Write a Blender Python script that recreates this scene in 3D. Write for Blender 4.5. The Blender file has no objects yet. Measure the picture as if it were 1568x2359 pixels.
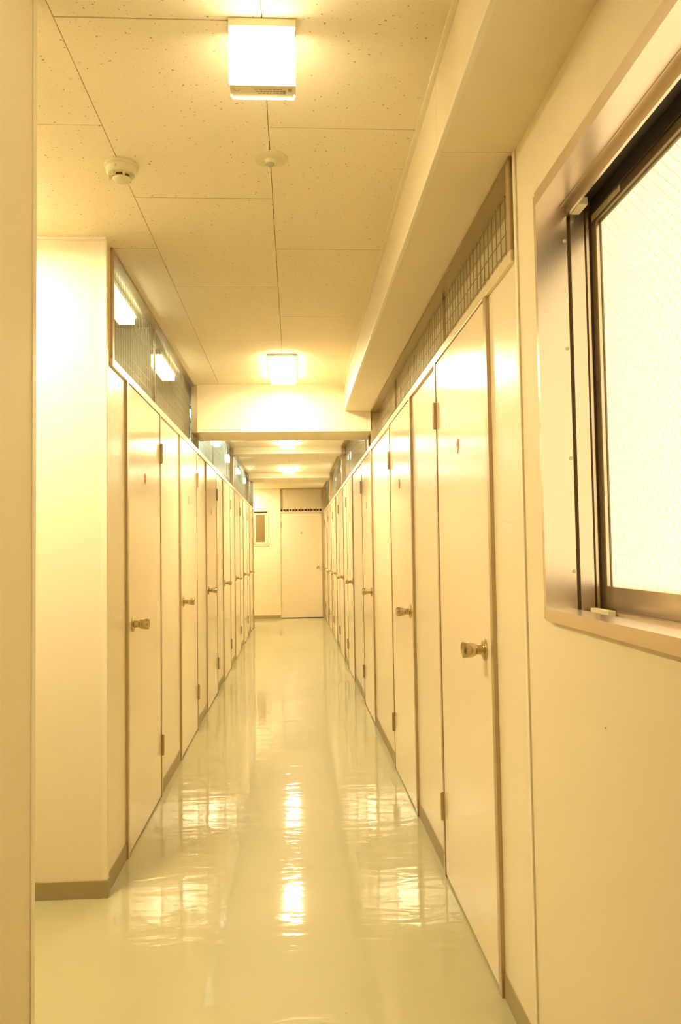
import bpy, bmesh, math, random
from mathutils import Vector, Matrix
random.seed(4)
SC = bpy.context.scene
COL = SC.collection

# ------------------------------------------------------------------ camera
YAW, PITCH, ROLL, CAMH, FPX = 0.0574, 0.0481, -0.0156, 1.2257, 1870.5
F = Vector((math.sin(YAW)*math.cos(PITCH), math.cos(YAW)*math.cos(PITCH), math.sin(PITCH)))
R0 = Vector((math.cos(YAW), -math.sin(YAW), 0)); U0 = R0.cross(F)
Rv = math.cos(ROLL)*R0 + math.sin(ROLL)*U0
Uv = -math.sin(ROLL)*R0 + math.cos(ROLL)*U0
cd = bpy.data.cameras.new('camera'); cam = bpy.data.objects.new('camera', cd); COL.objects.link(cam)
M = Matrix((Rv, Uv, -F)).transposed().to_4x4(); M.translation = (0, 0, CAMH)
cam.matrix_world = M
cd.sensor_fit = 'VERTICAL'; cd.sensor_height = 23.6; cd.lens = 23.6*FPX/2359.0
cd.clip_start = 0.02; cd.clip_end = 200
SC.camera = cam

# ------------------------------------------------------------------ world, exposure
DAY = 1.15           # daylight outside the frosted window
w = bpy.data.worlds.new('sky'); SC.world = w; w.use_nodes = True
bg = w.node_tree.nodes['Background']
bg.inputs[0].default_value = (1.0, 0.85, 0.58, 1); bg.inputs[1].default_value = 0.95*DAY
LAMP = 19.0          # radiance of the ceiling lamps
LCOL = (1.0, 0.82, 0.49)
vs = SC.view_settings
vs.view_transform = 'Standard'; vs.look = 'None'; vs.gamma = 1; vs.use_curve_mapping = False
vs.exposure = 2.02
SC.cycles.max_bounces = 8; SC.cycles.diffuse_bounces = 5; SC.cycles.glossy_bounces = 4
SC.cycles.use_adaptive_sampling = True; SC.cycles.adaptive_threshold = 0.1; SC.cycles.adaptive_min_samples = 16
SC.cycles.use_denoising = True; SC.cycles.use_light_tree = False
SC.cycles.transparent_max_bounces = 8; SC.cycles.transmission_bounces = 4
SC.cycles.sample_clamp_indirect = 6.0
SC.cycles.caustics_reflective = True

# ------------------------------------------------------------------ materials
MAT = {}
def mat(name, col, rough=0.5, metal=0.0, spec=0.5, coat=0.0, coat_rough=0.1, emit=None, estr=0.0,
        noise=0.0, nscale=40.0, bump=0.0, bscale=200.0, stretch=(1, 1, 1)):
    m = bpy.data.materials.new(name); m.use_nodes = True; nt = m.node_tree
    b = nt.nodes['Principled BSDF']
    b.inputs['Base Color'].default_value = (*col, 1); b.inputs['Roughness'].default_value = rough
    b.inputs['Metallic'].default_value = metal; b.inputs['Specular IOR Level'].default_value = spec
    b.inputs['Coat Weight'].default_value = coat; b.inputs['Coat Roughness'].default_value = coat_rough
    if emit:
        b.inputs['Emission Color'].default_value = (*emit, 1); b.inputs['Emission Strength'].default_value = estr
    if noise or bump:
        g = nt.nodes.new('ShaderNodeNewGeometry'); mp = nt.nodes.new('ShaderNodeMapping')
        mp.inputs['Scale'].default_value = stretch
        nt.links.new(g.outputs['Position'], mp.inputs['Vector'])
    if noise:
        n = nt.nodes.new('ShaderNodeTexNoise'); n.inputs['Scale'].default_value = nscale; n.inputs['Detail'].default_value = 4
        nt.links.new(mp.outputs[0], n.inputs['Vector'])
        mx = nt.nodes.new('ShaderNodeMix'); mx.data_type = 'RGBA'
        mx.inputs['A'].default_value = (*[c*(1-noise) for c in col], 1)
        mx.inputs['B'].default_value = (*[min(1, c*(1+noise)) for c in col], 1)
        nt.links.new(n.outputs['Fac'], mx.inputs['Factor']); nt.links.new(mx.outputs['Result'], b.inputs['Base Color'])
    if bump:
        n2 = nt.nodes.new('ShaderNodeTexNoise'); n2.inputs['Scale'].default_value = bscale; n2.inputs['Detail'].default_value = 3
        nt.links.new(mp.outputs[0], n2.inputs['Vector'])
        bp = nt.nodes.new('ShaderNodeBump'); bp.inputs['Strength'].default_value = bump; bp.inputs['Distance'].default_value = 0.001
        nt.links.new(n2.outputs['Fac'], bp.inputs['Height']); nt.links.new(bp.outputs[0], b.inputs['Normal'])
    MAT[name] = m
    return m

WALLC = (0.84, 0.745, 0.55)
mat('wallpaper', WALLC, 0.55, noise=0.035, nscale=260, bump=0.25, bscale=420)
mat('laminate', (0.84, 0.75, 0.56), 0.27, spec=0.5, noise=0.012, nscale=6)
mat('door_laminate', (0.85, 0.735, 0.55), 0.17, spec=0.55, noise=0.01, nscale=4)
mat('post_metal', (0.55, 0.44, 0.28), 0.32, metal=0.7)
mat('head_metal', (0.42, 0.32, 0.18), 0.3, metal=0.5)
mat('rail_metal', (0.80, 0.70, 0.50), 0.28, metal=0.35)
mat('baseboard', (0.36, 0.29, 0.14), 0.45, noise=0.05, nscale=20)
mat('trim_white', (0.86, 0.79, 0.62), 0.4)
mat('aluminium', (0.78, 0.68, 0.56), 0.26, metal=0.85, bump=0.1, bscale=500, stretch=(1, 1, .02))
mat('frame_paint', (0.74, 0.60, 0.40), 0.5)
mat('dark_gap', (0.05, 0.04, 0.025), 0.5)
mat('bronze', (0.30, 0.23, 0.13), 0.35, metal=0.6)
mat('brass', (0.60, 0.50, 0.31), 0.24, metal=1.0)
mat('hinge_metal', (0.50, 0.42, 0.26), 0.3, metal=0.9)
mat('plastic_cream', (0.80, 0.74, 0.54), 0.45)
mat('beige_plastic', (0.72, 0.66, 0.42), 0.45)
mat('lens_grey', (0.45, 0.42, 0.28), 0.2)
mat('slot_dark', (0.12, 0.05, 0.01), 0.6)
mat('red_print', (0.78, 0.26, 0.17), 0.5)
mat('print_brown', (0.50, 0.38, 0.16), 0.6)
mat('label_white', (0.78, 0.70, 0.50), 0.5)
mat('print_grey', (0.42, 0.38, 0.25), 0.6)
mat('label_yellow', (0.80, 0.62, 0.05), 0.5)
mat('wire', (0.40, 0.34, 0.23), 0.4, metal=0.5)
mat('wire_tan', (0.86, 0.66, 0.36), 0.6)
mat('booth_wall', (0.72, 0.66, 0.50), 0.6, noise=0.03, nscale=30)
mat('smoked_glass', (0.22, 0.16, 0.06), 0.18, spec=0.5, noise=0.05, nscale=60)
mat('exterior', (0.6, 0.6, 0.55), 0.9, noise=0.1, nscale=3)
mat('lamp_diffuser', (0.9, 0.9, 0.85), 0.4, emit=LCOL, estr=LAMP)
mat('lamp_side', (0.9, 0.9, 0.85), 0.4, emit=LCOL, estr=7.0)
mat('sign_face', (0.9, 0.95, 0.9), 0.4, emit=(1.0, 0.86, 0.55), estr=3.2)
mat('sign_mark', (0.6, 0.9, 0.8), 0.4, emit=(0.72, 0.98, 0.9), estr=1.0)
mat('booth_lamp', (0.9, 0.9, 0.85), 0.4, emit=(0.95, 0.92, 0.66), estr=3.4)
mat('booth_lamp_cool', (0.9, 0.9, 0.9), 0.4, emit=(0.70, 0.92, 0.98), estr=8.0)

def floor_material():
    m = bpy.data.materials.new('floor_vinyl'); m.use_nodes = True; nt = m.node_tree; b = nt.nodes['Principled BSDF']
    g = nt.nodes.new('ShaderNodeNewGeometry')
    n = nt.nodes.new('ShaderNodeTexNoise'); n.inputs['Scale'].default_value = 1.6; n.inputs['Detail'].default_value = 5
    nt.links.new(g.outputs['Position'], n.inputs['Vector'])
    mx = nt.nodes.new('ShaderNodeMix'); mx.data_type = 'RGBA'
    mx.inputs['A'].default_value = (0.46, 0.44, 0.255, 1); mx.inputs['B'].default_value = (0.515, 0.485, 0.285, 1)
    nt.links.new(n.outputs['Fac'], mx.inputs['Factor'])
    # sparse tiny specks of dirt
    v = nt.nodes.new('ShaderNodeTexVoronoi'); v.inputs['Scale'].default_value = 7; v.inputs['Randomness'].default_value = 1
    nt.links.new(g.outputs['Position'], v.inputs['Vector'])
    lt = nt.nodes.new('ShaderNodeMath'); lt.operation = 'LESS_THAN'; lt.inputs[1].default_value = 0.022
    nt.links.new(v.outputs['Distance'], lt.inputs[0])
    m2 = nt.nodes.new('ShaderNodeMix'); m2.data_type = 'RGBA'; m2.inputs['B'].default_value = (0.40, 0.33, 0.15, 1)
    nt.links.new(mx.outputs['Result'], m2.inputs['A']); nt.links.new(lt.outputs[0], m2.inputs['Factor'])
    nt.links.new(m2.outputs['Result'], b.inputs['Base Color'])
    b.inputs['Roughness'].default_value = 0.42; b.inputs['Specular IOR Level'].default_value = 0.35
    b.inputs['Coat Weight'].default_value = 0.75; b.inputs['Coat Roughness'].default_value = 0.05
    mp = nt.nodes.new('ShaderNodeMapping'); mp.inputs['Scale'].default_value = (3.0, 9.0, 1)
    nt.links.new(g.outputs['Position'], mp.inputs['Vector'])
    w1 = nt.nodes.new('ShaderNodeTexNoise'); w1.inputs['Scale'].default_value = 1.4; w1.inputs['Detail'].default_value = 3
    w1.inputs['Distortion'].default_value = 0.6
    nt.links.new(mp.outputs[0], w1.inputs['Vector'])
    bp = nt.nodes.new('ShaderNodeBump'); bp.inputs['Strength'].default_value = 0.45; bp.inputs['Distance'].default_value = 0.003
    nt.links.new(w1.outputs['Fac'], bp.inputs['Height'])
    nt.links.new(bp.outputs[0], b.inputs['Normal']); nt.links.new(bp.outputs[0], b.inputs['Coat Normal'])
    MAT['floor_vinyl'] = m
floor_material()

def ceiling_material():
    m = bpy.data.materials.new('ceiling_board'); m.use_nodes = True; nt = m.node_tree; b = nt.nodes['Principled BSDF']
    b.inputs['Roughness'].default_value = 0.85
    g = nt.nodes.new('ShaderNodeNewGeometry')
    dn = nt.nodes.new('ShaderNodeTexNoise'); dn.inputs['Scale'].default_value = 160; dn.inputs['Detail'].default_value = 2
    nt.links.new(g.outputs['Position'], dn.inputs['Vector'])
    ad = nt.nodes.new('ShaderNodeVectorMath'); ad.operation = 'MULTIPLY_ADD'
    ad.inputs[1].default_value = (0.012, 0.012, 0.0)
    nt.links.new(dn.outputs['Color'], ad.inputs[0]); nt.links.new(g.outputs['Position'], ad.inputs[2])
    def specks(scale, thr, keep):
        v = nt.nodes.new('ShaderNodeTexVoronoi'); v.inputs['Scale'].default_value = scale
        nt.links.new(ad.outputs[0], v.inputs['Vector'])
        sp = nt.nodes.new('ShaderNodeSeparateColor'); nt.links.new(v.outputs['Color'], sp.inputs[0])
        r = nt.nodes.new('ShaderNodeMath'); r.operation = 'MULTIPLY'; r.inputs[1].default_value = thr
        nt.links.new(sp.outputs['Green'], r.inputs[0])
        l = nt.nodes.new('ShaderNodeMath'); l.operation = 'LESS_THAN'
        nt.links.new(v.outputs['Distance'], l.inputs[0]); nt.links.new(r.outputs[0], l.inputs[1])
        k = nt.nodes.new('ShaderNodeMath'); k.operation = 'LESS_THAN'; k.inputs[1].default_value = keep
        nt.links.new(sp.outputs['Red'], k.inputs[0])
        o = nt.nodes.new('ShaderNodeMath'); o.operation = 'MULTIPLY'
        nt.links.new(l.outputs[0], o.inputs[0]); nt.links.new(k.outputs[0], o.inputs[1])
        return o
    a1 = specks(64, 0.175, 0.8); a2 = specks(130, 0.24, 0.55)
    big = nt.nodes.new('ShaderNodeMath'); big.operation = 'MAXIMUM'
    s2 = nt.nodes.new('ShaderNodeMath'); s2.operation = 'MULTIPLY'; s2.inputs[1].default_value = 0.45
    nt.links.new(a2.outputs[0], s2.inputs[0])
    nt.links.new(a1.outputs[0], big.inputs[0]); nt.links.new(s2.outputs[0], big.inputs[1])
    mx = nt.nodes.new('ShaderNodeMix'); mx.data_type = 'RGBA'
    mx.inputs['A'].default_value = (0.87, 0.78, 0.58, 1); mx.inputs['B'].default_value = (0.46, 0.34, 0.16, 1)
    nt.links.new(big.outputs[0], mx.inputs['Factor']); nt.links.new(mx.outputs['Result'], b.inputs['Base Color'])
    MAT['ceiling_board'] = m
ceiling_material()

def glass_material():
    # thin wired pane: lets light through, mirrors at grazing angles
    m = bpy.data.materials.new('wired_glass'); m.use_nodes = True; nt = m.node_tree
    nt.nodes.remove(nt.nodes['Principled BSDF']); out = nt.nodes['Material Output']
    tr = nt.nodes.new('ShaderNodeBsdfTransparent'); tr.inputs[0].default_value = (0.78, 0.80, 0.72, 1)
    gl = nt.nodes.new('ShaderNodeBsdfGlossy'); gl.inputs['Roughness'].default_value = 0.10
    gl.inputs['Color'].default_value = (0.95, 0.97, 0.95, 1)
    fr = nt.nodes.new('ShaderNodeFresnel'); fr.inputs[0].default_value = 1.55
    mu = nt.nodes.new('ShaderNodeMath'); mu.operation = 'MULTIPLY'; mu.inputs[1].default_value = 0.95; mu.use_clamp = True
    mx = nt.nodes.new('ShaderNodeMixShader')
    nt.links.new(fr.outputs[0], mu.inputs[0]); nt.links.new(mu.outputs[0], mx.inputs[0])
    nt.links.new(tr.outputs[0], mx.inputs[1]); nt.links.new(gl.outputs[0], mx.inputs[2])
    nt.links.new(mx.outputs[0], out.inputs[0])
    MAT['wired_glass'] = m
    # frosted figured glass of the big window
    m = bpy.data.materials.new('frosted_glass'); m.use_nodes = True; nt = m.node_tree
    nt.nodes.remove(nt.nodes['Principled BSDF']); out = nt.nodes['Material Output']
    tl = nt.nodes.new('ShaderNodeBsdfTranslucent')
    gl = nt.nodes.new('ShaderNodeBsdfGlossy'); gl.inputs['Roughness'].default_value = 0.25
    g = nt.nodes.new('ShaderNodeNewGeometry')
    n = nt.nodes.new('ShaderNodeTexNoise'); n.inputs['Scale'].default_value = 170; n.inputs['Detail'].default_value = 3
    nt.links.new(g.outputs['Position'], n.inputs['Vector'])
    rp = nt.nodes.new('ShaderNodeValToRGB')
    rp.color_ramp.elements[0].position = 0.38; rp.color_ramp.elements[0].color = (0.72, 0.68, 0.55, 1)
    rp.color_ramp.elements[1].position = 0.52; rp.color_ramp.elements[1].color = (0.76, 0.75, 0.70, 1)
    nt.links.new(n.outputs['Fac'], rp.inputs[0]); nt.links.new(rp.outputs[0], tl.inputs[0])
    mx = nt.nodes.new('ShaderNodeMixShader'); mx.inputs[0].default_value = 0.05
    nt.links.new(tl.outputs[0], mx.inputs[1]); nt.links.new(gl.outputs[0], mx.inputs[2])
    nt.links.new(mx.outputs[0], out.inputs[0])
    MAT['frosted_glass'] = m
glass_material()

# ------------------------------------------------------------------ helpers
def box(bm, x0, x1, y0, y1, z0, z1, bev=0.0):
    if x0 > x1: x0, x1 = x1, x0
    if y0 > y1: y0, y1 = y1, y0
    if z0 > z1: z0, z1 = z1, z0
    t = bmesh.new()
    r = bmesh.ops.create_cube(t, size=1)
    bmesh.ops.scale(t, vec=(x1-x0, y1-y0, z1-z0), verts=t.verts)
    bmesh.ops.translate(t, vec=((x0+x1)/2, (y0+y1)/2, (z0+z1)/2), verts=t.verts)
    if bev:
        bmesh.ops.bevel(t, geom=list(t.edges), offset=bev, segments=2, affect='EDGES', profile=0.6)
    me = bpy.data.meshes.new('t'); t.to_mesh(me); t.free()
    bm.from_mesh(me); bpy.data.meshes.remove(me)
    return bm
def B(*a, **k): return box(bmesh.new(), *a, **k)
def lathe(bm, prof, origin, axis, seg=32):
    """prof: (distance along axis, radius) pairs; closed at both ends when radius 0"""
    ax = Vector(axis).normalized()
    u = ax.cross(Vector((0.12, 0.3, 1))).normalized(); v = ax.cross(u)
    o = Vector(origin); rings = []
    for d, r in prof:
        if r < 1e-6: rings.append([bm.verts.new(o+ax*d)])
        else: rings.append([bm.verts.new(o+ax*d+(u*math.cos(2*math.pi*i/seg)+v*math.sin(2*math.pi*i/seg))*r) for i in range(seg)])
    for a, b in zip(rings, rings[1:]):
        for i in range(seg):
            j = (i+1) % seg
            if len(a) == 1 and len(b) == 1: continue
            if len(a) == 1: f = [a[0], b[j], b[i]]
            elif len(b) == 1: f = [a[i], a[j], b[0]]
            else: f = [a[i], a[j], b[j], b[i]]
            bm.faces.new(f)
    bmesh.ops.recalc_face_normals(bm, faces=bm.faces)
    return bm
def tag(o, label=None, cat=None, group=None, kind=None):
    if label: o['label'] = label
    if cat: o['category'] = cat
    if group: o['group'] = group
    if kind: o['kind'] = kind
    return o
def wloc(o):
    v = Vector((0, 0, 0))
    while o is not None: v += o.location; o = o.parent
    return v
def obj(name, bm, m, parent=None, smooth=False, kind=None, label=None):
    """verts given in world space; the origin goes to the middle of the base"""
    xs = [v.co.x for v in bm.verts]; ys = [v.co.y for v in bm.verts]; zs = [v.co.z for v in bm.verts]
    o0 = Vector(((min(xs)+max(xs))/2, (min(ys)+max(ys))/2, min(zs)))
    bmesh.ops.translate(bm, vec=-o0, verts=bm.verts)
    me = bpy.data.meshes.new(name); bm.to_mesh(me); bm.free()
    ms = m if isinstance(m, (list, tuple)) else [m]
    for k in ms: me.materials.append(MAT[k])
    if smooth:
        for p in me.polygons: p.use_smooth = True
    o = bpy.data.objects.new(name, me); COL.objects.link(o)
    if parent is not None:
        o.parent = parent; o.location = o0-wloc(parent)
    else: o.location = o0
    if kind: o['kind'] = kind
    if label: o['label'] = label
    return o
def struct(name, bm, m, **k): return obj(name, bm, m, kind='structure', **k)
def empty(name, loc, **k):
    o = bpy.data.objects.new(name, None); COL.objects.link(o); o.location = loc; o.empty_display_size = 0.05
    tag(o, **k); return o
def autosmooth(o, ang=35):
    for p in o.data.polygons: p.use_smooth = True
    o.data.set_sharp_from_angle(angle=math.radians(ang))
def text_mesh(s, size, origin, right, up, depth=0.0006, name='number', m='red_print', parent=None, offset=0.0):
    c = bpy.data.curves.new('t', 'FONT'); c.body = s; c.size = size; c.align_x = 'CENTER'; c.align_y = 'CENTER'
    c.extrude = depth; c.offset = offset; c.resolution_u = 3
    t = bpy.data.objects.new('t', c); COL.objects.link(t)
    dg = bpy.context.evaluated_depsgraph_get()
    me = bpy.data.meshes.new_from_object(t.evaluated_get(dg)); bpy.data.objects.remove(t); bpy.data.curves.remove(c)
    r = Vector(right); u = Vector(up); n = r.cross(u); o = Vector(origin)
    bm = bmesh.new(); bm.from_mesh(me); bpy.data.meshes.remove(me)
    for v in bm.verts: v.co = o + r*v.co.x + u*v.co.y + n*v.co.z
    return obj(name, bm, m, parent)

# ------------------------------------------------------------------ key dimensions
XL, XR = -0.681, 0.550          # faces of the posts, left and right
PL, PR = -0.691, 0.561          # faces of the fixed panels and of the window wall
ZC, ZS, XS = 2.404, 2.214, 0.367
ZT = 1.945                      # underside of the top rail (door head)
YB0, YB1, ZB = 5.678, 6.12, 2.069
YE = 15.11                      # end wall
YC = 3.015                      # front face of the left block
YLE = 13.68                     # end of the left partition
GL, GR = -0.712, 0.592          # glass planes of the transom lights
LD = [3.40, 4.955, 6.425, 7.93, 9.47, 11.03, 12.545]
RD = [2.275, 3.80, 5.755, 7.70, 9.195, 10.76, 12.2, 13.66]
DW = 0.80                       # clear door width

# ------------------------------------------------------------------ shell
struct('floor', B(-2.4, 2.3, -2.1, YE+0.1, -0.08, 0.0), 'floor_vinyl')
ceil = struct('ceiling', B(-2.4, 2.3, -2.1, YE+0.1, ZC+0.006, ZC+0.12), 'print_brown')
# ceiling boards 455 x 910 with recessed joints
tile_cache = {}
def tile(x0, x1, y0, y1):
    g = 0.0010; gy = 0.0020
    key = (round(x1-x0, 3), round(y1-y0, 3))
    if key not in tile_cache:
        bm = B(-(x1-x0)/2+g, (x1-x0)/2-g, -(y1-y0)/2+gy, (y1-y0)/2-gy, 0, 0.0075, bev=0.0006)
        me = bpy.data.meshes.new('ceiling_tile'); bm.to_mesh(me); bm.free(); me.materials.append(MAT['ceiling_board'])
        tile_cache[key] = me
    o = bpy.data.objects.new('ceiling_tile', tile_cache[key]); COL.objects.link(o)
    o.parent = ceil; o.location = Vector(((x0+x1)/2, (y0+y1)/2, ZC))-wloc(ceil)
XJ = -0.512
ybase = 1.755 - 0.91*4
for c in range(-3, 2):
    x0 = XJ+0.455*c; x1 = x0+0.455
    off = 0.455 if c % 2 else 0.0
    if c == 1: x1 = 0.545
    for n in range(-1, 20):
        y0 = ybase+off+0.91*n; y1 = y0+0.91
        y1 = min(y1, YE); y0 = max(y0, -2.0)
        if y1-y0 < 0.05: continue
        a0, a1 = x0, x1
        if y0 > YC-0.02 or y1 > YC+0.3:
            if y0 < YC < y1 and c < -1:
                tile(a0, a1, y0, YC); continue
            if a1 < -0.69: continue
        tile(a0, a1, y0, y1)
tile_cache.clear()
# booth ceiling boards (plain)
struct('ceiling_left_booths', B(-2.35, -0.975, YC+0.05, YLE, ZC-0.004, ZC+0.0055), 'booth_wall')
struct('ceiling_right_booths', B(0.60, 2.25, 2.02, YE, ZC-0.004, ZC+0.0055), 'booth_wall')

# outer shell
struct('wall_rear', B(-2.4, 0.75, -2.1, -2.0, 0, ZC+0.01), 'wallpaper')
struct('wall_outer_left', B(-2.4, -2.3, -2.0, YE, 0, ZC+0.01), 'wallpaper')
struct('wall_outer_right', B(2.2, 2.3, 1.90, YE, 0, ZC+0.01), 'booth_wall')
struct('wall_cubicle_flank', B(0.70, 2.2, 1.90, 2.0, 0, ZC+0.01), 'booth_wall')
# near left wall, end trim
struct('wall_near_left', B(-0.72, -0.535, -2.0, 1.690, 0, ZC), 'wallpaper')
struct('trim_1', B(-0.724, -0.5325, 1.688, 1.712, 0, ZC, bev=0.0015), 'trim_white')
struct('trim_2', B(-0.535, -0.520, -2.0, 1.712, ZC-0.012, ZC, bev=0.002), 'trim_white')
# front of the left block, facing the camera
struct('wall_passage', B(-2.3, -0.704, YC, YC+0.05, 0, ZC), 'wallpaper')
struct('trim_3', B(-0.705, -0.6835, YC-0.002, YC+0.022, 0.062, ZC, bev=0.002), 'trim_white')
struct('trim_4', B(-2.3, -0.6835, YC-0.012, YC+0.001, ZC-0.010, ZC, bev=0.002), 'trim_white')
struct('baseboard_passage', B(-2.3, -0.6815, YC-0.008, YC+0.03, 0, 0.062, bev=0.001), 'baseboard')
# end wall
struct('wall_end', (lambda bm: (box(bm, -2.3, -0.755, YE, YE+0.1, 0, ZC), box(bm, -0.755, -0.49, YE, YE+0.1, 0, 1.37),
       box(bm, -0.755, -0.49, YE, YE+0.1, 1.99, ZC), box(bm, -0.49, -0.262, YE, YE+0.1, 0, ZC), box(bm, 0.547, 0.66, YE, YE+0.1, 0, ZC), bm)[-1])(bmesh.new()), 'wallpaper')
struct('wall_end_backing', B(-0.95, 0.66, YE+0.1, YE+0.14, 0, ZC+0.01), 'bronze')  # unseen dark sheet added to stop sky light leaking round end door and window
struct('wall_end_right', B(0.66, 2.2, YE, YE+0.1, 0, ZC), 'booth_wall')
struct('baseboard_end', B(-2.3, -0.264, YE-0.008, YE+0.001, 0, 0.062, bev=0.001), 'baseboard')

# ------------------------------------------------------------------ soffit along the right wall
sof = struct('soffit', B(XS, 0.64, -2.0, 1.955, ZS, ZC), 'wallpaper')
obj('soffit_panel', B(XS, 0.70, 1.957, YB0, ZS, ZC), 'wallpaper', sof)
struct('trim_5', B(XS-0.003, XS+0.012, -2.0, YB0-0.001, ZS-0.002, ZS+0.012, bev=0.002), 'trim_white')
struct('trim_6', B(XS-0.014, XS+0.001, -2.0, YB0-0.001, ZC-0.006, ZC+0.001, bev=0.002), 'trim_white')

# ------------------------------------------------------------------ beams across the corridor
def beam(y0, y1, z, name):
    b = struct(name, B(-0.665, 0.556 if y0 < 6 else 0.545, y0, y1, z, ZC+0.005), 'wallpaper')
    obj('beam_end_cap', B(GL+0.006, -0.665, y0+0.002, y1-0.002, z-0.004, ZC), 'post_metal', b)
    obj('beam_end_cap', B(0.545 if y0 > 6 else 0.556, GR-0.003, y0+0.002, y1-0.002, z-0.004, ZC), 'post_metal', b)
beam(YB0, YB1, ZB, 'beam_1')
beam(9.11, 9.41, 2.331, 'beam_2')
beam(12.14, 12.66, 2.331, 'beam_3')

# ------------------------------------------------------------------ partitions
def partition(side, doors, ystart, yend):
    s = -1 if side == 'left' else 1          # outward direction of the wall
    XF, PF = (XL, PL) if s < 0 else (XR, PR)
    wall = empty('wall_'+side, (PF+s*0.02, (ystart+yend)/2, 0), kind='structure')
    base = empty('baseboard_'+side, (PF, (ystart+yend)/2, 0), kind='structure')
    # posts on either side of each door
    def post(y0, y1):
        obj('post', B(XF, XF+s*0.045, y0, y1, 0.0, ZT+0.002, bev=0.0012), 'post_metal', wall)
    edges = []
    for y in doors:
        post(y-0.026, y+0.006); post(y+DW+0.006, y+DW+0.032)
        edges.append((y-0.026, y+DW+0.032))
    cur = ystart
    for a, b in edges+[(yend, None)]:
        if a-cur > 0.02:
            obj('panel', B(PF, PF+s*0.028, cur, a, 0.068, ZT+0.004), 'laminate', wall)
            obj('skirting', B(PF-s*0.0035, PF+s*0.02, cur, a, 0, 0.068, bev=0.001), 'baseboard', base)
        cur = b
    # dark door stop behind each leaf, closing the gaps
    for y in doors:
        obj('door_stop', (lambda bm: (box(bm, XF+s*0.036, XF+s*0.046, y, y+0.02, 0, ZT), box(bm, XF+s*0.036, XF+s*0.046, y+DW-0.012, y+DW+0.01, 0, ZT),
            box(bm, XF+s*0.036, XF+s*0.046, y, y+DW, ZT-0.02, ZT+0.004), bm)[-1])(bmesh.new()), 'bronze', wall)
    return wall
wl = partition('left', LD, YC+0.03, YLE)
wr = partition('right', RD, 1.962, YE)
# side return of the left block between corner trim and first panel, end cap of the left partition
obj('corner_strip', B(-0.72, PL+0.001, YC+0.02, YC+0.06, 0.062, ZC), 'laminate', wl)
obj('end_post', B(-0.74, XL, YLE, YLE+0.03, 0, ZC, bev=0.001), 'post_metal', wl)
struct('wall_recess', B(-2.3, -0.73, YLE, YLE+0.05, 0, ZC), 'wallpaper')
obj('header_panel', B(PL, PL-0.028, YC+0.03, 3.107, ZT, ZC), 'laminate', wl)
struct('trim_7', B(PR-0.005, PR+0.01, 1.940, 1.962, 0, ZS, bev=0.002), 'trim_white')

# ------------------------------------------------------------------ transom lights
win_n = [2]
def transom(side, y0, y1, ztop, joints, cutoffs=None, near_bar=True):
    s = -1 if side == 'left' else 1
    XF, G = (XL, GL) if s < 0 else (XR, GR)
    PF = PL if s < 0 else PR
    win_n[0] += 1
    W = empty('window_%d' % win_n[0], (G, (y0+y1)/2, ZT), kind='structure')
    z0 = ZT+0.004
    bar = 0.030
    back = G+s*0.008
    obj('frame_rail', B(XF, back, y0, y1, z0-0.006, z0+0.026, bev=0.0015), 'rail_metal', W, label='pale bottom rail over the door heads')
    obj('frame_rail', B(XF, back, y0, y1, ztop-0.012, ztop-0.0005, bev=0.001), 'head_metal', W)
    obj('frame_stile', B(XF, back, y0, y0+bar, z0+0.026, ztop-0.012, bev=0.0015), 'post_metal', W)
    obj('frame_stile', B(XF+s*0.02, back, y1-0.012, y1, z0+0.026, ztop-0.012), 'post_metal', W)
    js = [y0+bar]+joints+[y1-0.012]
    for a, b in zip(js, js[1:]):
        # glass
        bm = bmesh.new(); gx = G+s*0.002
        vs_ = [bm.verts.new((gx, a+0.001, z0+0.02)), bm.verts.new((gx, b-0.001, z0+0.02)), bm.verts.new((gx, b-0.001, ztop-0.01)), bm.verts.new((gx, a+0.001, ztop-0.01))]
        bm.faces.new(vs_)
        obj('pane', bm, 'wired_glass', W)
        # wire grid on the pane
        bm = bmesh.new(); r = 0.00055; wx = G+s*0.0012
        y = a+0.022
        while y < b-0.004:
            box(bm, wx-r, wx+r, y-r, y+r, z0+0.026, ztop-0.012); y += 0.05
        z = z0+0.045
        while z < ztop-0.018:
            box(bm, wx-r, wx+r, a, b, z-r, z+r); z += 0.05
        g = obj('wire_grid', bm, 'wire', W); g['kind'] = 'stuff'
    for j in joints:
        obj('pane_joint', B(G-s*0.004, G+s*0.006, j-0.003, j+0.003, z0+0.026, ztop-0.012), 'post_metal', W)
def joints_between(doors, a, b): return [y+DW+0.02 for y in doors if a+0.1 < y+DW+0.02 < b-0.1]
for side, doors, ys in (('left', LD, 3.107), ('right', RD, 1.974)):
    yend = YLE if side == 'left' else YE-0.005
    segs = [(ys, YB0+0.22), (YB0+0.22, 9.26), (9.26, 12.40), (12.40, yend)]
    for i, (a, b) in enumerate(segs):
        zt = ZC
        if side == 'right' and i == 0:
            transom(side, a, YB0, ZS, joints_between(doors, a, YB0))
            transom(side, YB0, b, ZC, [])
        else:
            transom(side, a, b, ZC, joints_between(doors, a, b))

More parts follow.
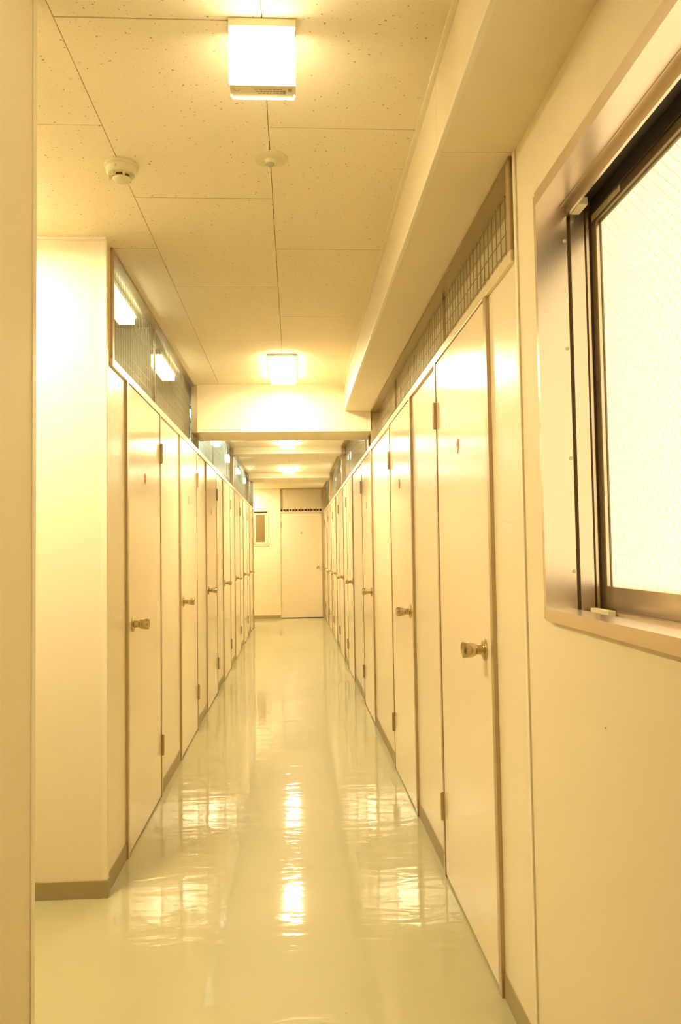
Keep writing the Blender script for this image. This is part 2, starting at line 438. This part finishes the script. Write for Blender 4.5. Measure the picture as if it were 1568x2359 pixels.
# ------------------------------------------------------------------ booths behind the partitions
for side, doors in (('left', LD), ('right', RD)):
    s = -1 if side == 'left' else 1
    bm = bmesh.new()
    for y in doors[:-1] if side == 'left' else doors:
        x0 = (GL-0.02) if s < 0 else (GR+0.02)
        box(bm, x0, s*2.25, y+DW+0.008, y+DW+0.03, 0, ZC-0.004)
    struct('wall_dividers_'+side, bm, 'booth_wall')
booth_l = ['first', 'second', 'third', 'fourth', 'fifth', 'sixth', 'seventh', 'eighth']
def booth_lamp(side, i, y0, y1, cool):
    s = -1 if side == 'left' else 1
    xc = -0.80 if s < 0 else 0.70
    t = empty('cubicle_lamp', (xc, (y0+y1)/2, ZC-0.05),
              label='strip lamp inside the %s cubicle on the %s, behind its wired glass' % (booth_l[i], side), cat='lamp', group='strip lamps inside the cubicles')
    obj('lamp_body', B(xc-0.05, xc+0.05, y0, y1, ZC-0.025, ZC-0.005, bev=0.003), 'plastic_cream', t)
    obj('tube', B(xc-0.04, xc+0.04, y0+0.02, y1-0.02, ZC-0.06, ZC-0.024, bev=0.006), 'booth_lamp_cool' if cool else 'booth_lamp', t)
def booth_lamps():
    prev = YC+0.05
    for i, y in enumerate(LD):
        a, b = prev, y+DW; prev = b+0.03
        m = (a+b)/2 + (0.05 if i == 0 else 0.0)
        booth_lamp('left', i, m-0.30+(0.3 if i > 1 else 0), m+0.30+(0.3 if i > 1 else 0), i > 1)
    prev = 2.02
    for i, y in enumerate(RD):
        a, b = prev, y+DW; prev = b+0.03
        m = (a+b)/2
        if i >= 2: booth_lamp('right', i, min(m+0.05, b-0.62), min(m+0.65, b-0.06), True)
booth_lamps()

# ------------------------------------------------------------------ doors
KNOB = [(0, 0.0), (0.0, 0.033), (0.003, 0.033), (0.007, 0.027), (0.009, 0.016), (0.022, 0.0145), (0.026, 0.0145),
        (0.028, 0.017), (0.034, 0.0205), (0.044, 0.0225), (0.066, 0.0235), (0.068, 0.0225), (0.066, 0.0205), (0.064, 0.0)]
def knob(parent, origin, axis):
    k = obj('knob', lathe(bmesh.new(), KNOB[4:], origin, axis), 'brass', parent); autosmooth(k)
    r = obj('rose', lathe(bmesh.new(), KNOB[:5]+[(0.009, 0.0)], origin, axis), 'brass', k); autosmooth(r)
def hinge(parent, x, y, z, s):
    """butt hinge whose knuckles stand proud of the frame"""
    h = obj('hinge', (lambda bm: (lathe(bm, [(0, 0), (0, .0065), (.0485, .0065), (.0485, 0)], (x-s*0.006, y, z), (0, 0, 1), 16),
        lathe(bm, [(.0515, 0), (.0515, .0065), (.1, .0065), (.1, 0)], (x-s*0.006, y, z), (0, 0, 1), 16),
        lathe(bm, [(-.002, 0), (-.002, .0035), (.102, .0035), (.102, 0)], (x-s*0.006, y, z), (0, 0, 1), 12),
        box(bm, x-s*0.0035, x+s*0.004, y-0.004, y+0.017, z, z+0.1), bm)[-1])(bmesh.new()), 'hinge_metal', parent)
    autosmooth(h)
NUMR = ['9', '10', '11', '12', '13', '14', '15', '16']
NUML = ['8', '7', '5', '4', '3', '2', '1']
ordn = ['nearest', 'second', 'third', 'fourth', 'fifth', 'sixth', 'seventh', 'eighth']
door_n = [0]
def side_door(side, i, y, num):
    s = -1 if side == 'left' else 1
    XF = XL if s < 0 else XR
    lx = XF+s*0.003
    if i == 0:
        lab = 'nearest cubicle door on the %s wall, pinkish cream with a red number %s' % (side, num)
    else:
        lab = '%s cubicle door from the front on the %s-hand side of the corridor' % (ordn[i], side)
        if (side == 'left' and i == 6) or (side == 'right' and i == 7): lab = 'farthest cubicle door on the %s, next to the end wall' % side
    door_n[0] += 1
    d = empty('door_%d' % door_n[0], (XF+s*0.02, y+0.01+DW/2, 0.01), label=lab, cat='door', group='cubicle doors along the corridor', kind='structure')
    y0, y1 = y+0.0095, y+DW+0.0025
    obj('leaf', B(lx, lx+s*0.034, y0, y1, 0.010, ZT-0.006, bev=0.001), 'door_laminate', d)
    obj('latch_plate', B(lx-s*0.0005, lx+s*0.02, y+0.0062, y0+0.0002, 0.86, 1.0), 'slot_dark', d)
    knob(d, (lx-s*0.0003, y+0.088, 0.932), (-s, 0, 0))
    hinge(d, XF, y1+0.0035, 1.69, s); hinge(d, XF, y1+0.0035, 0.21, s)
    if s > 0: text_mesh(num, 0.066, (lx-0.0008, y+0.415, 1.570), (0, -1, 0), (0, 0, 1), parent=d, offset=0.0018)
    else: text_mesh(num, 0.066, (lx+0.0008, y+0.385, 1.570), (0, 1, 0), (0, 0, 1), parent=d, offset=0.0018)
for i, y in enumerate(LD): side_door('left', i, y, NUML[i])
for i, y in enumerate(RD): side_door('right', i, y, NUMR[i])

# end door with its frame and louvred transom
def end_door():
    x0, x1 = -0.243, 0.513
    d = empty('door_16', (0.135, YE, 0.01), label='cubicle door facing the camera at the far end of the corridor', cat='door', group='cubicle doors along the corridor', kind='structure')
    fr = d
    obj('frame_post', B(-0.264, x0-0.003, YE-0.012, YE+0.08, 0, ZC-0.001, bev=0.001), 'frame_paint', fr)
    obj('frame_post', B(x1+0.003, 0.549, YE-0.012, YE+0.08, 0, 2.40, bev=0.001), 'post_metal', fr)
    obj('frame_head', B(x0-0.003, x1+0.003, YE-0.012, YE+0.08, ZT+0.002, 1.975, bev=0.001), 'frame_paint', fr)
    obj('frame_head', B(x0-0.003, x1+0.003, YE-0.012, YE+0.08, ZC-0.02, ZC, bev=0.001), 'post_metal', fr)
    # wire grid panel over tan board; dark ventilation slot with small bars under it
    obj('transom_board', B(x0-0.003, x1+0.003, YE+0.02, YE+0.03, 2.022, ZC-0.02), 'booth_wall', fr)
    bm = bmesh.new(); r = 0.0012
    x = x0+0.03
    while x < x1: box(bm, x-r, x+r, YE+0.012, YE+0.0145, 2.02, ZC-0.02); x += 0.05
    z = 2.05
    while z < ZC-0.03: box(bm, x0, x1, YE+0.012, YE+0.0145, z-r, z+r); z += 0.05
    g = obj('wire_grid', bm, 'wire_tan', fr); g['kind'] = 'stuff'
    obj('vent_slot', B(x0-0.003, x1+0.003, YE+0.03, YE+0.04, 1.975, 2.022), 'slot_dark', fr)
    bm = bmesh.new(); x = x0+0.04
    while x < x1: box(bm, x-0.005, x+0.005, YE+0.012, YE+0.02, 1.975, 2.022); x += 0.056
    g = obj('vent_bars', bm, 'rail_metal', fr); g['kind'] = 'stuff'
    obj('door_stop', B(x0, x1, YE+0.04, YE+0.05, 0, ZT), 'bronze', fr)
    obj('leaf', B(x0, x1, YE-0.008, YE+0.026, 0.014, ZT-0.004, bev=0.001), 'door_laminate', d)
    knob(d, (0.432, YE-0.008, 0.932), (0, -1, 0))
    for z in (1.69, 0.21):
        h = obj('hinge', lathe(bmesh.new(), [(0, 0), (0, .0065), (.1, .0065), (.1, 0)], (x0-0.001, YE-0.016, z), (0, 0, 1), 14), 'hinge_metal', d); autosmooth(h)
    text_mesh('6', 0.062, (0.135, YE-0.0088, 1.580), (1, 0, 0), (0, 0, 1), parent=d, offset=0.0018)
end_door()

# small window in the end wall
def end_window():
    W = empty('window_2', (-0.62, YE, 1.34), kind='structure')
    a, b, z0, z1 = -0.775, -0.470, 1.344, 2.008
    def ring(name, a, b, z0, z1, t, y0, y1, m):
        bm = bmesh.new()
        box(bm, a, b, y0, y1, z0, z0+t); box(bm, a, b, y0, y1, z1-t, z1)
        box(bm, a, a+t, y0, y1, z0+t, z1-t); box(bm, b-t, b, y0, y1, z0+t, z1-t)
        return obj(name, bm, m, W)
    ring('frame', a, b, z0, z1, 0.028, YE-0.012, YE+0.06, 'frame_paint')
    ring('sash', a+0.033, b-0.033, z0+0.033, z1-0.052, 0.036, YE+0.012, YE+0.04, 'frame_paint')
    obj('pane', B(a+0.066, b-0.066, YE+0.022, YE+0.028, z0+0.066, z1-0.086), 'smoked_glass', W)
    obj('latch', B(-0.68, -0.62, YE+0.004, YE+0.016, z1-0.062, z1-0.052, bev=0.001), 'hinge_metal', W)
end_window()

# ------------------------------------------------------------------ window wall and the big sliding window
WY0, WY1, WZ0, WZ1 = -0.10, 1.756, 1.094, 1.990
def window_wall():
    bm = bmesh.new()
    box(bm, PR, PR+0.14, -2.0, WY0-0.02, 0, ZS); box(bm, PR, PR+0.14, WY1+0.02, 1.960, 0, ZS)
    box(bm, PR, PR+0.14, WY0-0.02, WY1+0.02, 0, WZ0-0.02); box(bm, PR, PR+0.14, WY0-0.02, WY1+0.02, WZ1+0.02, ZS)
    box(bm, PR, PR+0.14, -2.0, 1.960, ZS+0.0005, ZC)
    struct('wall_window', bm, 'wallpaper')
    bm = bmesh.new()   # slim joint cover between two wall boards beside the window
    W = empty('window_1', (0.60, (WY0+WY1)/2, WZ0), kind='structure')
    x = 0.5535
    # flanges on the wall face
    obj('casing', B(x-0.005, x+0.052, WY1, WY1+0.016, WZ0-0.024, WZ1+0.026), 'aluminium', W)
    obj('casing', B(x-0.007, x+0.049, WY0, WY1, WZ1, WZ1+0.030), 'aluminium', W)
    obj('sill', B(x-0.007, x+0.049, WY0, WY1, WZ0-0.027, WZ0), 'aluminium', W)
    obj('casing', B(x-0.005, x+0.052, WY0-0.016, WY0, WZ0-0.024, WZ1+0.026), 'aluminium', W)
    # frame behind the casing: stepped jamb (far side), head and track
    def jamb(Y, d):
        bm = bmesh.new()
        box(bm, 0.6055, 0.6185, Y+d*0.001, Y+d*0.05, WZ0-0.01, WZ1)
        box(bm, 0.628, 0.659, Y+d*0.003, Y+d*0.05, WZ0-0.01, WZ1-0.01)
        box(bm, 0.664, 0.670, Y+d*0.004, Y+d*0.05, WZ0-0.01, WZ1-0.01)
        obj('jamb_profile', bm, 'aluminium', W)
        obj('jamb_groove', B(0.618, 0.74, Y+d*0.016, Y+d*0.06, WZ0-0.02, WZ1+0.02), 'bronze', W)
    jamb(WY1, 1); jamb(WY0, -1)
    bm = bmesh.new()
    box(bm, 0.6025, 0.622, WY0, WY1, WZ1-0.002, WZ1+0.03); box(bm, 0.6165, 0.6225, WY0, WY1, WZ1-0.022, WZ1)
    obj('head_profile', bm, 'aluminium', W)
    obj('head_track', (lambda bm: (box(bm, 0.622, 0.674, WY0, WY1, WZ1+0.012, WZ1+0.03), box(bm, 0.672, 0.676, WY0, WY1, WZ1-0.02, WZ1+0.02),
        box(bm, 0.70, 0.74, WY0, WY1, WZ1-0.03, WZ1+0.03), bm)[-1])(bmesh.new()), 'dark_gap', W)
    bm = bmesh.new()
    box(bm, 0.6025, 0.676, WY0, WY1, WZ0-0.03, WZ0-0.007); box(bm, 0.640, 0.643, WY0, WY1, WZ0-0.008, WZ0)
    box(bm, 0.6025, 0.606, WY0, WY1, WZ0-0.03, WZ0-0.001); box(bm, 0.664, 0.668, WY0, WY1, WZ0-0.008, WZ0-0.002)
    box(bm, 0.676, 0.75, WY0, WY1, WZ0-0.03, WZ0-0.018)
    obj('sill_track', bm, 'aluminium', W)
    for z in (1.912, 1.668, 1.423, 1.173):
        o = obj('screw', lathe(bmesh.new(), [(0, 0.0), (0, 0.0042), (0.0012, 0.0038), (0.0012, 0.0018), (0.0004, 0.0016), (0.0004, 0)], (0.6128, WY1+0.001, z), (0, -1, 0), 16), 'label_white', W)
    obj('stopper', B(0.6228, 0.643, 1.688, 1.742, WZ1-0.024, WZ1-0.007, bev=0.0015), 'label_white', W, label='pale plastic stopper in the head track')
    obj('stopper', B(0.622, 0.637, 1.59, 1.69, WZ0-0.008, WZ0+0.004, bev=0.0015), 'label_white', W, label='pale plastic stopper on the sill')
    # sashes
    def sash(x0, y0, y1, wires):
        S = empty('sash', (0, 0, 0)); S.parent = W; S.location = Vector((x0, (y0+y1)/2, WZ0))-wloc(W)
        x1 = x0+0.028
        zb, zt = WZ0-0.010, WZ1+0.004
        obj('sash_rail', B(x0, x1, y0, y1, zb, 1.140, bev=0.001), 'aluminium', S)
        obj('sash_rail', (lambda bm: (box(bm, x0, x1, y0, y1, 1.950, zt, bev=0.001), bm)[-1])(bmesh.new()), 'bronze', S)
        obj('sash_stile', B(x0, x1, y1-0.030, y1, 1.140, 1.950, bev=0.001), 'aluminium', S)
        obj('sash_stile', B(x0, x1, y0, y0+0.030, 1.140, 1.950, bev=0.001), 'aluminium', S)
        xg = x0+0.012
        bm = bmesh.new(); vs_ = [bm.verts.new(p) for p in ((xg, y0+0.028, 1.138), (xg, y1-0.028, 1.138), (xg, y1-0.028, 1.952), (xg, y0+0.028, 1.952))]
        bm.faces.new(vs_); obj('pane', bm, 'frosted_glass', S)
        bm = bmesh.new()
        t = 0.0016
        box(bm, xg-0.003, xg-0.0005, y1-0.034, y1-0.030, 1.140, 1.950); box(bm, xg-0.003, xg-0.0005, y0+0.030, y1-0.030, 1.945, 1.950)
        obj('gasket', bm, 'print_grey', S)
        if wires:
            bm = bmesh.new(); H = 1.950-1.140; L = y1-y0-0.06; r = 0.0003; st = 0.028; ya = y0+0.03
            def seg(p, q):
                d = (Vector(q)-Vector(p)).normalized()*r; n = Vector((-d.y, d.x))
                P_ = [Vector(p)+n, Vector(q)+n, Vector(q)-n, Vector(p)-n]
                bm.faces.new([bm.verts.new((xg-0.0006, ya+c.x, 1.140+c.y)) for c in P_])
            k = 0.9
            c = -H/k
            while c < L:
                for sgn in (1, -1):
                    # line u = c + v/k going right, or mirrored
                    v0 = max(0, -c*k); v1 = min(H, (L-c)*k)
                    if v1 > v0:
                        a, b = (c+v0/k, v0), (c+v1/k, v1)
                        if sgn < 0: a, b = (L-a[0], a[1]), (L-b[0], b[1])
                        seg(a, b)
                c += st/k
            g = obj('pane_wires', bm, 'wire_tan', S); g['kind'] = 'stuff'
        return S
    s1 = sash(0.678, 0.83, 1.767, True)
    s2 = sash(0.710, WY0, 0.87, False)
    # stickers on the top rail of the far sash
    xs = 0.678-0.0006
    st = obj('sticker', B(xs, xs+0.0005, 1.600, 1.747, 1.957, 1.975), 'label_white', s1)
    obj('sticker', B(xs-0.0003, xs+0.0002, 1.747, 1.760, 1.957, 1.975), 'label_yellow', s1, label='yellow end of the sticker')
    return W
window_wall()

# flat print on the sash sticker: rows of tiny unreadable lines are kept as short bars
def sticker_print():
    bm = bmesh.new(); random.seed(9)
    for row in range(4):
        z = 1.9715-row*0.0035; y = 1.742
        while y > 1.665:
            l = random.uniform(0.002, 0.009); box(bm, 0.6768, 0.6773, y-l, y, z-0.0007, z+0.0007); y -= l+0.002
    box(bm, 0.6768, 0.6773, 1.612, 1.620, 1.9675, 1.9705)
    s = [o for o in bpy.data.objects if o.name == 'sash'][0]
    o = obj('sticker_print', bm, 'print_grey', s); o['kind'] = 'stuff'
sticker_print()

# ------------------------------------------------------------------ ceiling lamps
def ceiling_lamp(x, y0, y1, wd, label, on=True):
    t = empty('ceiling_lamp', (x, (y0+y1)/2, ZC-0.04), label=label, cat='ceiling lamp')
    obj('lamp_base', B(x-wd/2-0.006, x+wd/2+0.006, y0-0.006, y1+0.006, ZC-0.014, ZC-0.0005, bev=0.002), 'plastic_cream', t)
    bm = B(x-wd/2, x+wd/2, y0, y1, ZC-0.040, ZC-0.0145, bev=0.003)
    o = obj('diffuser', bm, ['lamp_side', 'lamp_diffuser'], t)
    for p in o.data.polygons:
        if p.normal.z < -0.5: p.material_index = 1
ceiling_lamp(-0.060, 4.80, 5.48, 0.165, 'glowing ceiling lamp just in front of the deep beam, above the corridor')
ceiling_lamp(-0.062, 8.27, 8.94, 0.165, 'ceiling lamp glowing behind the deep beam, nearer of the two small distant ones')
ceiling_lamp(-0.062, 11.10, 11.92, 0.165, 'farthest ceiling lamp, in front of the last shallow beam')
ceiling_lamp(-1.08, 2.05, 2.75, 0.23, 'ceiling lamp in the side passage on the left, its glow on the passage wall')
ceiling_lamp(-1.00, 14.16, 14.86, 0.23, 'ceiling lamp in the recess beyond the last left cubicle')

# ceiling mounted square sign lamp, both faces lit
def sign_lamp():
    X0, X1, Y, = -0.130, 0.016, 1.746
    t = empty('ceiling_sign_lamp', ((X0+X1)/2, Y, 2.22), label='square glowing sign lamp hanging from the ceiling nearest the camera', cat='sign lamp')
    D = 0.050
    obj('mount', B(X0-0.001, X1+0.002, Y-0.003, Y+D+0.003, ZC-0.019, ZC-0.0005, bev=0.002), 'plastic_cream', t)
    obj('housing', B(X0, X1, Y+0.004, Y+D-0.004, 2.256, ZC-0.0192, bev=0.001), 'plastic_cream', t)
    for ya, yb in ((Y, Y+0.0035), (Y+D-0.0035, Y+D)):
        obj('face', B(X0, X1, ya, yb, 2.254, ZC-0.0195, bev=0.001), 'sign_face', t, label='lit face')
    obj('label_strip', B(X0+0.0045, X1-0.0045, Y+0.002, Y+D+0.001, 2.2525, 2.2558), 'plastic_cream', t)
    obj('rim', B(X0+0.003, X1-0.003, Y+D+0.0012, Y+D+0.0035, 2.2505, 2.256), 'lamp_side', t, label='bright rear rim')
    # pictogram traces on the lit face
    y = Y-0.0004
    for a, b, dx, dz, r in ((-0.070, 2.292, 0.016, -0.010, 0.0025), (-0.052, 2.284, 0.010, 0.0, 0.002), (0.004, 2.275, 0.001, -0.014, 0.002)):
        n = 6; bm = bmesh.new()
        for i in range(n):
            px, pz = a+dx*i/n, b+dz*i/n
            box(bm, px, px+abs(dx)/n+r*0.6, y, y+0.0004, pz-r, pz+r)
        obj('face_mark', bm, 'sign_mark', t)['kind'] = 'stuff'
    # small print on the underside
    bm = bmesh.new(); z = 2.2522
    random.seed(2)
    for r_ in range(3):
        x = -0.076+0.004*r_
        while x < -0.012:
            l = random.uniform(0.003, 0.009); box(bm, x, x+l, Y+0.014+r_*0.008, Y+0.018+r_*0.008, z, z+0.0005); x += l+0.0016
    box(bm, -0.012, -0.006, Y+0.020, Y+0.034, z, z+0.0005)
    box(bm, -0.001, 0.008, Y+0.012, Y+0.024, z, z+0.0005)
    for i in range(7):
        a = math.pi*(i/6); cx, cy = -0.114, Y+0.016
        box(bm, cx+0.006*math.cos(a)-0.0009, cx+0.006*math.cos(a)+0.0009, cy+0.008*math.sin(a)-0.0014, cy+0.008*math.sin(a)+0.0014, z, z+0.0005)
    o = obj('label_print', bm, 'print_grey', t); o['kind'] = 'stuff'
sign_lamp()

# smoke detector and motion sensor
def smoke():
    x, y = -0.508, 2.44
    t = empty('smoke_detector', (x, y, ZC-0.05), label='round cream smoke detector with dark slots on the ceiling, left of the flat disc sensor', cat='smoke detector')
    o = obj('base_ring', lathe(bmesh.new(), [(0, 0), (0, .050), (.009, .050), (.011, .047), (.011, 0)], (x, y, ZC), (0, 0, -1), 40), 'beige_plastic', t); autosmooth(o)
    o = obj('body', lathe(bmesh.new(), [(.010, 0), (.010, .046), (.026, .0445), (.031, .040), (.033, .030), (.033, 0)], (x, y, ZC), (0, 0, -1), 40), 'beige_plastic', t); autosmooth(o)
    o = obj('chamber', lathe(bmesh.new(), [(.032, 0), (.032, .0245), (.041, .0245), (.041, 0)], (x, y, ZC), (0, 0, -1), 32), 'slot_dark', t); autosmooth(o)
    o = obj('cap', lathe(bmesh.new(), [(.040, 0), (.040, .026), (.043, .027), (.048, .024), (.051, .017), (.051, 0)], (x, y, ZC), (0, 0, -1), 32), 'beige_plastic', t); autosmooth(o)
    for i in range(6):
        a = math.radians(55+60*i); c, s_ = math.cos(a), math.sin(a)
        bm = B(0.019, 0.037, -0.0028, 0.0028, -0.042, -0.030)
        for v in bm.verts: v.co = Vector((x+v.co.x*c-v.co.y*s_, y+v.co.x*s_+v.co.y*c, ZC+v.co.z))
        obj('rib', bm, 'beige_plastic', t)
    o = obj('indicator', lathe(bmesh.new(), [(0, 0), (0, .0025), (.002, .0015), (.002, 0)], (x-0.008, y-0.046, ZC-0.02), (0, -1, -0.1), 12), 'print_grey', t)
smoke()
def sensor():
    x, y = -0.057, 2.385
    t = empty('motion_sensor', (x, y, ZC-0.03), label='flat cream disc sensor with a small round lens on the ceiling', cat='sensor')
    o = obj('disc', lathe(bmesh.new(), [(0, 0), (0, .052), (.003, .052), (.006, .048), (.0075, .018), (.0075, 0)], (x, y, ZC), (0, 0, -1), 48), 'beige_plastic', t); autosmooth(o)
    o = obj('collar', lathe(bmesh.new(), [(.007, 0), (.007, .0185), (.014, .0155), (.0165, .013), (.0165, .0)], (x, y, ZC), (0, 0, -1), 32), 'beige_plastic', t); autosmooth(o)
    o = obj('lens', lathe(bmesh.new(), [(.016, 0), (.016, .0125), (.021, .011), (.025, .007), (.027, .0)], (x, y, ZC), (0, 0, -1), 32), 'lens_grey', t); autosmooth(o, 60)
    bm = bmesh.new()
    for i in range(9):
        a = math.radians(62+i*7); box(bm, x+0.034*math.cos(a)-0.0012, x+0.034*math.cos(a)+0.0012, y+0.034*math.sin(a)-0.001, y+0.034*math.sin(a)+0.001, ZC-0.0078, ZC-0.0066)
    obj('print', bm, 'print_brown', t)
sensor()

# small nail hole / mark on the wall under the window
mk = tag(obj('wall_nail', lathe(bmesh.new(), [(0, 0), (0, .0015), (.003, .0012), (.003, 0)], (PR, 1.462, 0.898), (-1, 0, 0), 10), 'print_brown'),
    label='tiny dark nail in the wall below the window', cat='nail')

# ------------------------------------------------------------------ labels of the setting
LAB = {
 'floor': 'glossy yellow-green vinyl corridor floor with lamp reflections', 'ceiling': 'speckled cream ceiling boards over the corridor',
 'wall_near_left': 'plain wall at the left edge of the picture, closest to the camera', 'wall_passage': 'end face of the left cubicle block, facing the camera',
 'wall_end': 'cream wall closing the corridor behind the farthest door', 'wall_window': 'cream wall around and below the big window',
 'wall_left': 'left row of cubicle partitions with posts and fixed panels', 'wall_right': 'right row of cubicle partitions with posts and fixed panels',
 'soffit': 'boxed bulkhead running under the ceiling along the right wall', 'beam_1': 'deep beam crossing the corridor, brightly lit by the lamp in front of it',
 'beam_2': 'first shallow beam behind the deep one', 'beam_3': 'last shallow beam before the end wall',
 'window_1': 'big frosted sliding window in the right wall with an aluminium frame', 'window_2': 'small dark window in the end wall',
 'baseboard_passage': 'brown baseboard round the foot of the left block', 'baseboard_left': 'brown skirting under the left panels',
 'baseboard_right': 'brown skirting under the right panels', 'baseboard_end': 'brown baseboard of the end wall',
 'trim_1': 'pale corner trim at the end of the near left wall', 'trim_3': 'pale corner trim of the left block', 'trim_7': 'pale joint strip between the first right cubicle and the window wall',
}
for o in bpy.data.objects:
    if o.parent is None and o.name in LAB: o['label'] = LAB[o.name]
